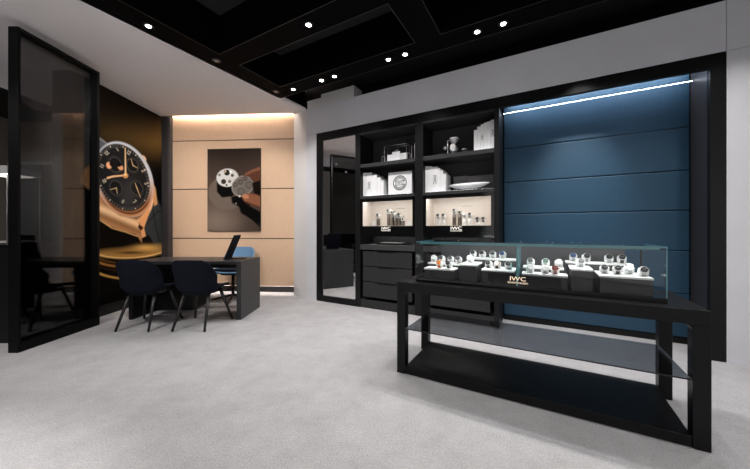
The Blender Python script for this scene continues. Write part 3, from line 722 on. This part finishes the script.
# glass case
case = thing('glass_display_case', 'long glass watch case with white trays, standing on the black display table', 'display case', tab(.127, .09, .7272), ROT)
CLn, CD, CH = 1.508, .455, .323
boxpart('base', case, 'black_gloss', 0, CLn, 0, CD, 0, .030)
g8 = .008
mb = MB().box(.001, CLn-.001, .001, CD-.001, CH-g8+.0005, CH); mb.build('top_glass', 'glass_top', case)
mb = MB()
for b in ((0, CLn, 0, .001, CH-g8, CH), (0, .001, .001, CD, CH-g8, CH), (CLn-.001, CLn, .001, CD, CH-g8, CH)): mb.box(*b)
mb.build('top_edge', 'edge', case)
boxpart('front_glass', case, 'glass', 0, CLn, .001, .007, .0305, CH-g8)
for x0_ in (0, CLn-.006):
    gp_ = boxpart('side_glass', case, 'glass', x0_, x0_+.006, .0075, CD, .0305, CH-g8)
    boxpart('glass_edge', gp_, 'edge' if x0_ else 'glass_top', x0_, x0_+.006, .0002, .0009, .0305, CH-g8)
boxpart('divider', case, 'edge', .735, .748, .008, .30, .0305, CH-g8-.001)
lh = MB().box(.03, CLn-.03, .0085, .0095, CH-g8-.012, CH-g8-.001).box(.03, CLn-.03, .0095, .022, CH-g8-.002, CH-g8-.001).build('light_housing', 'edge', case)
boxpart('light_strip', lh, 'ledcase', .035, CLn-.035, .0098, .020, CH-g8-.009, CH-g8-.003)
bk = boxpart('back_door', case, 'caseback', .075, 1.40, CD-.012, CD-.004, .031, CH-g8-.006)
mb = MB()
for b in ((1.401, 1.495, CD-.012, CD-.004, .031, .041), (1.401, 1.495, CD-.012, CD-.004, CH-g8-.018, CH-g8-.006), (1.483, 1.495, CD-.012, CD-.004, .041, CH-g8-.018), (0.008, .075, CD-.012, CD-.004, .031, .041)): mb.box(*b)
mb.build('back_frame', 'ink', case)
text_mesh('lettering', 'IWC', .040, 'signwarm', case, (.745, -.0015, .079), sx=1.3); text_mesh('lettering', 'SCHAFFHAUSEN', .0165, 'signwarm', case, (.745, -.0015, .052), sx=1.05)
boxpart('sign_board', case, 'black_gloss', .55, 1.0, .0085, .012, .031, .105)
# trays with risers: (s0,s1,d0,d1,z top, label)
ZT = .7272+.0305
trays = {
 'A': (0.185, 0.425, 0.115, 0.250, 0.838, 'front white tray at the left end of the case'),
 'B': (0.165, 0.445, 0.262, 0.372, 0.866, 'low white tray behind the leftmost front tray'),
 'C': (0.470, 0.595, 0.120, 0.350, 0.884, 'raised grey-sided white tray with one watch, left half of the case'),
 'D': (0.470, 0.850, 0.375, 0.470, 0.912, 'long rear white tray in the left half of the case'),
 'E': (0.625, 0.850, 0.135, 0.362, 0.853, 'front white tray just left of the glass divider'),
 'G': (0.895, 1.150, 0.250, 0.362, 0.878, 'rear white tray just right of the glass divider'),
 'F': (0.895, 1.165, 0.115, 0.240, 0.845, 'front white tray just right of the glass divider'),
 'I': (1.180, 1.300, 0.120, 0.360, 0.895, 'raised grey-sided white tray with one watch, right half of the case'),
 'J': (1.165, 1.545, 0.375, 0.470, 0.916, 'long rear white tray in the right half of the case'),
 'K': (1.330, 1.585, 0.120, 0.368, 0.864, 'front white tray at the right end of the case'),
}
for k_, (a, b, c0, c1, zt, lb) in trays.items():
    t = thing('display_tray', lb, 'tray', tab(a, c0, ZT), ROT, 'white trays in the glass case')
    hh = zt-ZT
    boxpart('riser', t, 'riser', .004, b-a-.004, .004, c1-c0-.004, .0003, hh-.0135); boxpart('pad', t, 'traywhite', 0, b-a, 0, c1-c0, hh-.013, hh, bev=.002)
wl = [('A', .30, .17, 'orange'), ('A', .372, .18, 'dark'),
      ('B', .205, .315, 'white'), ('B', .275, .315, 'black'), ('B', .35, .315, 'black'), ('B', .415, .315, 'black'),
      ('C', .525, .24, 'white'),
      ('D', .51, .42, 'black'), ('D', .585, .42, 'black'), ('D', .665, .42, 'black'), ('D', .74, .42, 'blue'),
      ('E', .665, .22, 'dark'), ('E', .725, .22, 'gold'), ('E', .80, .22, 'black'),
      ('G', .945, .30, 'black'), ('G', 1.04, .30, 'green'), ('G', 1.12, .30, 'white'),
      ('F', .945, .17, 'white'), ('F', 1.035, .17, 'white'), ('F', 1.095, .17, 'red'),
      ('I', 1.24, .23, 'black'),
      ('J', 1.215, .42, 'blue'), ('J', 1.29, .42, 'black'), ('J', 1.42, .42, 'black'), ('J', 1.49, .42, 'dark'),
      ('K', 1.365, .20, 'black'), ('K', 1.43, .20, 'dark'), ('K', 1.495, .25, 'white'), ('K', 1.55, .18, 'black')]
tname = {'A': 'front tray at the case\'s left end', 'B': 'low tray behind the leftmost front tray', 'C': 'raised tray in the left half of the case', 'D': 'long rear tray in the left half',
         'E': 'front tray just left of the divider', 'G': 'rear tray just right of the divider', 'F': 'front tray just right of the divider', 'I': 'raised tray in the right half of the case', 'J': 'long rear tray in the right half', 'K': 'front tray at the right end of the glass case'}
cnt = {}
for t_, s_, d_, k_ in wl: cnt[t_] = cnt.get(t_, 0)+1
seen = {}
for t_, s_, d_, k_ in wl:
    i = seen.get(t_, 0); seen[t_] = i+1; n_ = cnt[t_]
    od = 'only watch' if n_ == 1 else ('leftmost watch' if i == 0 else ('rightmost watch' if i == n_-1 else ('middle watch' if n_ == 3 else ['', 'second watch', 'third watch'][i])))
    watch(tab(s_, d_, trays[t_][4]+.0003), k_, '%s%s on the %s' % ({'orange': 'orange ', 'green': 'green-dialled ', 'red': 'burgundy '}.get(k_, ''), od, tname[t_]), 'watches in the glass case', ROT+R(random.uniform(-6, 6)), .93)

# ================================================================== DESK
dk = thing('desk', 'black consultation desk with slab ends in front of the watch poster', 'desk', (-3.12, 3.80, 0))
boxpart('desktop', dk, 'desk', 0, 1.425, 0, .62, .70, .74, bev=.002)
boxpart('end_panel', dk, 'desk', 1.365, 1.425, 0, .62, 0, .6995, bev=.002)
boxpart('end_panel', dk, 'black', 0, .05, 0, .62, 0, .6995, bev=.002)
boxpart('apron', dk, 'black', .0505, 1.3645, .02, .04, .655, .6995)
pd = boxpart('pedestal', dk, 'black', .0505, .56, .40, .86, .02, .6990, bev=.002)
tbt = thing('tablet', 'slim dark tablet leaning on a stand at the right end of the desk', 'tablet', (-1.985, 4.12, .7402), R(8))
MB().prism([(-.062, .012), (-.044, .004), (.082, .320), (.064, .326)], -.135, .135, None, 'y').build('screen', 'navy', tbt)
for c__ in tbt.children: c__.location = (.02, 0, 0)
boxpart('foot', tbt, 'black', -.06, .20, -.05, .05, 0, .010, bev=.002)
boxpart('hinge', tbt, 'black', -.075, -.045, -.06, .06, .0102, .022)

# ================================================================== CHAIRS
def shell_mesh(parent, m):
    prof = [(.235, .440), (.20, .447), (.10, .437), (-.03, .400), (-.13, .388), (-.19, .422), (-.220, .525), (-.238, .60), (-.252, .67), (-.262, .73), (-.268, .772), (-.270, .80)]
    hw = [.200, .225, .245, .250, .250, .250, .252, .250, .243, .226, .196, .135]
    side_z = [.0, .015, .05, .09, .118, .118, .080, .036, .012, 0., 0., -.004]
    side_y = [0, 0, 0, 0, .03, .07, .100, .100, .082, .062, .04, .02]
    # refine by Catmull-Rom
    def cr(a, t):
        n_ = len(a)-1; i = min(int(t*n_), n_-1); f_ = t*n_-i
        g = lambda k: a[max(0, min(n_, k))]
        p0, p1, p2, p3 = g(i-1), g(i), g(i+1), g(i+2)
        return .5*(2*p1+(p2-p0)*f_+(2*p0-5*p1+4*p2-p3)*f_**2+(3*p1-p0-3*p2+p3)*f_**3)
    py = [a for a, b in prof]; pz = [b for a, b in prof]
    mb = MB(); nv, nu = 40, 18; rows = []
    for j in range(nv+1):
        t = j/nv; y_, z_, w_, sz, sy = (cr(a, t) for a in (py, pz, hw, side_z, side_y)); r_ = []
        for i in range(nu+1):
            u_ = -1+2*i/nu; x_ = w_*math.sin(u_*math.pi/2)*.5+w_*u_*.5
            k = abs(u_)**2.1; drop = (.03*u_*u_ if t > .96 else 0)
            r_.append(mb.bm.verts.new((x_, y_+sy*k, z_+sz*k)))
        rows.append(r_)
    for a, b in zip(rows, rows[1:]):
        for i in range(nu): f = mb.bm.faces.new((a[i], a[i+1], b[i+1], b[i])); f.smooth = True
    o = mb.build('shell', m, parent); s_ = o.modifiers.new('thick', 'SOLIDIFY'); s_.thickness = .024; s_.offset = 0
    ss_ = o.modifiers.new('smooth', 'SUBSURF'); ss_.levels = 1; ss_.render_levels = 1
    return o
ch = thing('shell_chair', 'navy shell chair with black legs at the desk, nearer the dark glass screen', 'chair', (-2.72, 3.62, 0), 0, 'navy chairs in front of the desk')
shell_mesh(ch, 'navy')
for sx_, y_, yt in ((-1, -.265, -.10), (1, -.265, -.10), (-1, .235, .12), (1, .235, .12)):
    fx = .185 if y_ < 0 else .245
    MB().bar((sx_*fx, y_, 0), (sx_*.14, yt, .425), .013, .021, n=10).build('leg', 'legwood', ch)
boxpart('mount', ch, 'legwood', -.14, .14, -.13, .15, .385, .408)
c2 = copy_tree(ch, (-2.08, 3.62, 0), R(-2), 'navy shell chair with black legs at the desk, nearer the desk end panel', None)
# blue swivel chair behind the desk
bc = thing('swivel_chair', 'light blue shell chair on a black star base behind the desk', 'chair', (-2.30, 4.86, 0), R(172))
bc.scale = (1.06,)*3
shell_mesh(bc, 'azure')
cu_ = MB().box(-.20, .20, -.14, .215, .455, .495, bev=.018, seg=3).build('seat_cushion', 'navy', bc)
MB().bar((0, 0, .07), (0, 0, .41), .022, .022, n=14).build('column', 'black', bc)
for k in range(4):
    a_ = R(20+90*k); MB().bar((0, 0, .085), (.30*math.cos(a_), .30*math.sin(a_), .016), .020, .014, n=8).build('base_arm', 'black', bc)
boxpart('mount', bc, 'black', -.12, .12, -.12, .12, .395, .410)

# ================================================================== CEILING DOWNLIGHTS
dls = [(-.14, -2.29, 1, 'above the white soffit edge, nearest the camera'), (1.22, -1.54, 1, 'alone on the beam between the two big coffers'),
       (-.14, -1.60, 0, 'unlit, beside the white soffit edge at the beam crossing'), (-.15, -.70, 0, 'unlit, in the corner where soffit and cabinet wall meet'),
       (.12, -.635, 1, 'first of the row along the cabinet wall, above the mirror'), (.63, -.635, 1, 'left one of the pair above the left cabinet'), (.84, -.635, 1, 'right one of the pair above the left cabinet'),
       (1.62, -.635, 1, 'left one of the pair above the right cabinet'), (1.83, -.635, 1, 'right one of the pair above the right cabinet'), (2.61, -.635, 1, 'left one of the pair above the blue panel'), (2.85, -.635, 1, 'right one of the pair above the blue panel')]
proto = {}
for s_, d_, on, lb in dls:
    loc = cab(s_, d_, 3.12)
    if on not in proto:
        t = thing('downlight', 'x', 'downlight', loc, ROT); proto[on] = t
        mb = MB(); prof = [(.030, -.001), (.046, -.001), (.048, -.006), (.044, -.010), (.026, -.010), (.024, -.006)]
        mb.lathe(prof, n=28)
        mb.build('trim_ring', 'black_satin' if on else 'darksteel', t)
        MB().lathe([(.024, -.0095), (.020, -.0135), (.010, -.015)], n=24).build('lens', 'lens' if on else 'steel', t)
    else: t = copy_tree(proto[on], loc, ROT)
    tag(t, ('round ceiling downlight, ' if on else 'round ceiling fitting, ')+lb, 'downlight', 'downlights in the black ceiling')
PW = 55
for s_, d_, on, lb in dls:
    if (s_, d_) == (-.14, -2.29): spot(None, cab(s_, d_, 3.095), 230, R(78), .7, target=(-3.74, 4.55, 1.55)); continue
    if (s_, d_) == (-.14, -1.60): spot(None, cab(s_, d_, 3.095), 70, R(70), .8, (1, .95, .90), target=(-2.6, 5.3, 1.5)); continue
    if (s_, d_) == (-.15, -.70): spot(None, cab(s_, d_, 3.095), 45, R(75), .8, (1, .95, .90), target=(-1.9, 5.2, 1.2)); continue
    if on: spot(None, cab(s_, d_, 3.095), PW, R(105), .8, target=cab(s_+.1, d_+(.25 if s_ in (.12, .84, 1.83) else -.25), 0))
# downlights out of view: one on the blue panel, then the row carried on
spot(None, cab(3.52, -.635, 3.095), 130, R(38), 1., target=cab(3.52, .4, 1.65))
for s_, d_ in ((3.6, -.635), (3.84, -.635), (4.6, -.635), (2.6, -1.54), (4.1, -1.54), (5.6, -1.54), (1.2, -3.62), (2.6, -3.62), (4.1, -3.62), (5.6, -3.62), (-.14, -3.3), (-.14, -4.4), (3.0, -5.2), (5, -5.2), (1.2, -5.2), (5.8, -.635)):  # spots off the wall row are unseen, added for brightness
    spot(None, cab(s_, d_, 3.095), PW, R(110), .8, target=cab(s_, d_-.1, 0))

# out of view: soffit lamp matching the desk shadow, and an added oak wall wash
spot(None, (-3.1, 1.75, 3.10), 140, R(75), .7, target=(-2.3, 3.9, 0)); spot(None, (-2.35, 2.2, 3.10), 90, R(62), .8, (1, .93, .86), target=(-2.5, 5.3, 1.75))
for x_, y_ in ((-2.2, .45), (-3.3, .5), (-1.3, -.3)): spot(None, (x_, y_, 3.09), 430, R(56), .6, target=(x_, y_, 0))  # unseen spots added so bounce off the floor brightens the soffit
# ================================================================== THE ROOM BEYOND (seen past and through the screen)
struct('wall_beyond', MB().box(-7.9, -4.3, 6.6, 6.7, 0, 3.5), 'farwood')
struct('trim_4', MB().box(-7.9, -4.3, 6.45, 6.6, 2.35, 2.6), 'white')
struct('wall_beyond_panel', MB().box(-6.4, -4.3, 6.5, 6.6, 0, 2.0), 'farwall')
tc_ = thing('tall_cabinet', 'tall dark cabinet beyond the glass screen', 'cabinet', (-5.78, 4.9, 0))
boxpart('body', tc_, 'black', 0, .8, 0, .5, 0, 2.2); boxpart('door', tc_, 'black_satin', .01, .395, -.02, -.001, .08, 2.18); boxpart('door', tc_, 'black_satin', .405, .79, -.02, -.001, .08, 2.18)
lc_ = thing('counter', 'low black counter standing behind the glass screen at the photo edge', 'counter', (-4.25, 3.02, 0))
boxpart('body', lc_, 'black', 0, .72, 0, .50, 0, .965); boxpart('top', lc_, 'black_gloss', -.005, .725, -.005, .505, .9655, .99, bev=.002)
vs_ = thing('glass_showcase', 'lit white showcase in the next room at the photo edge', 'showcase', (-5.45, 4.10, 0))
boxpart('base', vs_, 'black', 0, .42, 0, .42, 0, .95); boxpart('top', vs_, 'white', 0, .42, 0, .42, 1.92, 2.02)
boxpart('plinth_pad', vs_, 'traywhite', .03, .39, .03, .39, .951, .98)
mb = MB()
for x_ in (.01, .41):
    for y_ in (.01, .41): mb.bar((x_, y_, .951), (x_, y_, 1.919), .008, n=6)
mb.build('post', 'steel', vs_)
boxpart('light_strip', vs_, 'sign', .05, .37, .05, .37, 1.905, 1.918)
spot(None, (-5.2, 4.0, 3.05), 60, R(150), 1., target=(-5.6, 5.4, 0)); spot(None, (-5.4, 2.2, 3.05), 60, R(150), 1., target=(-5.0, 2.0, 0))
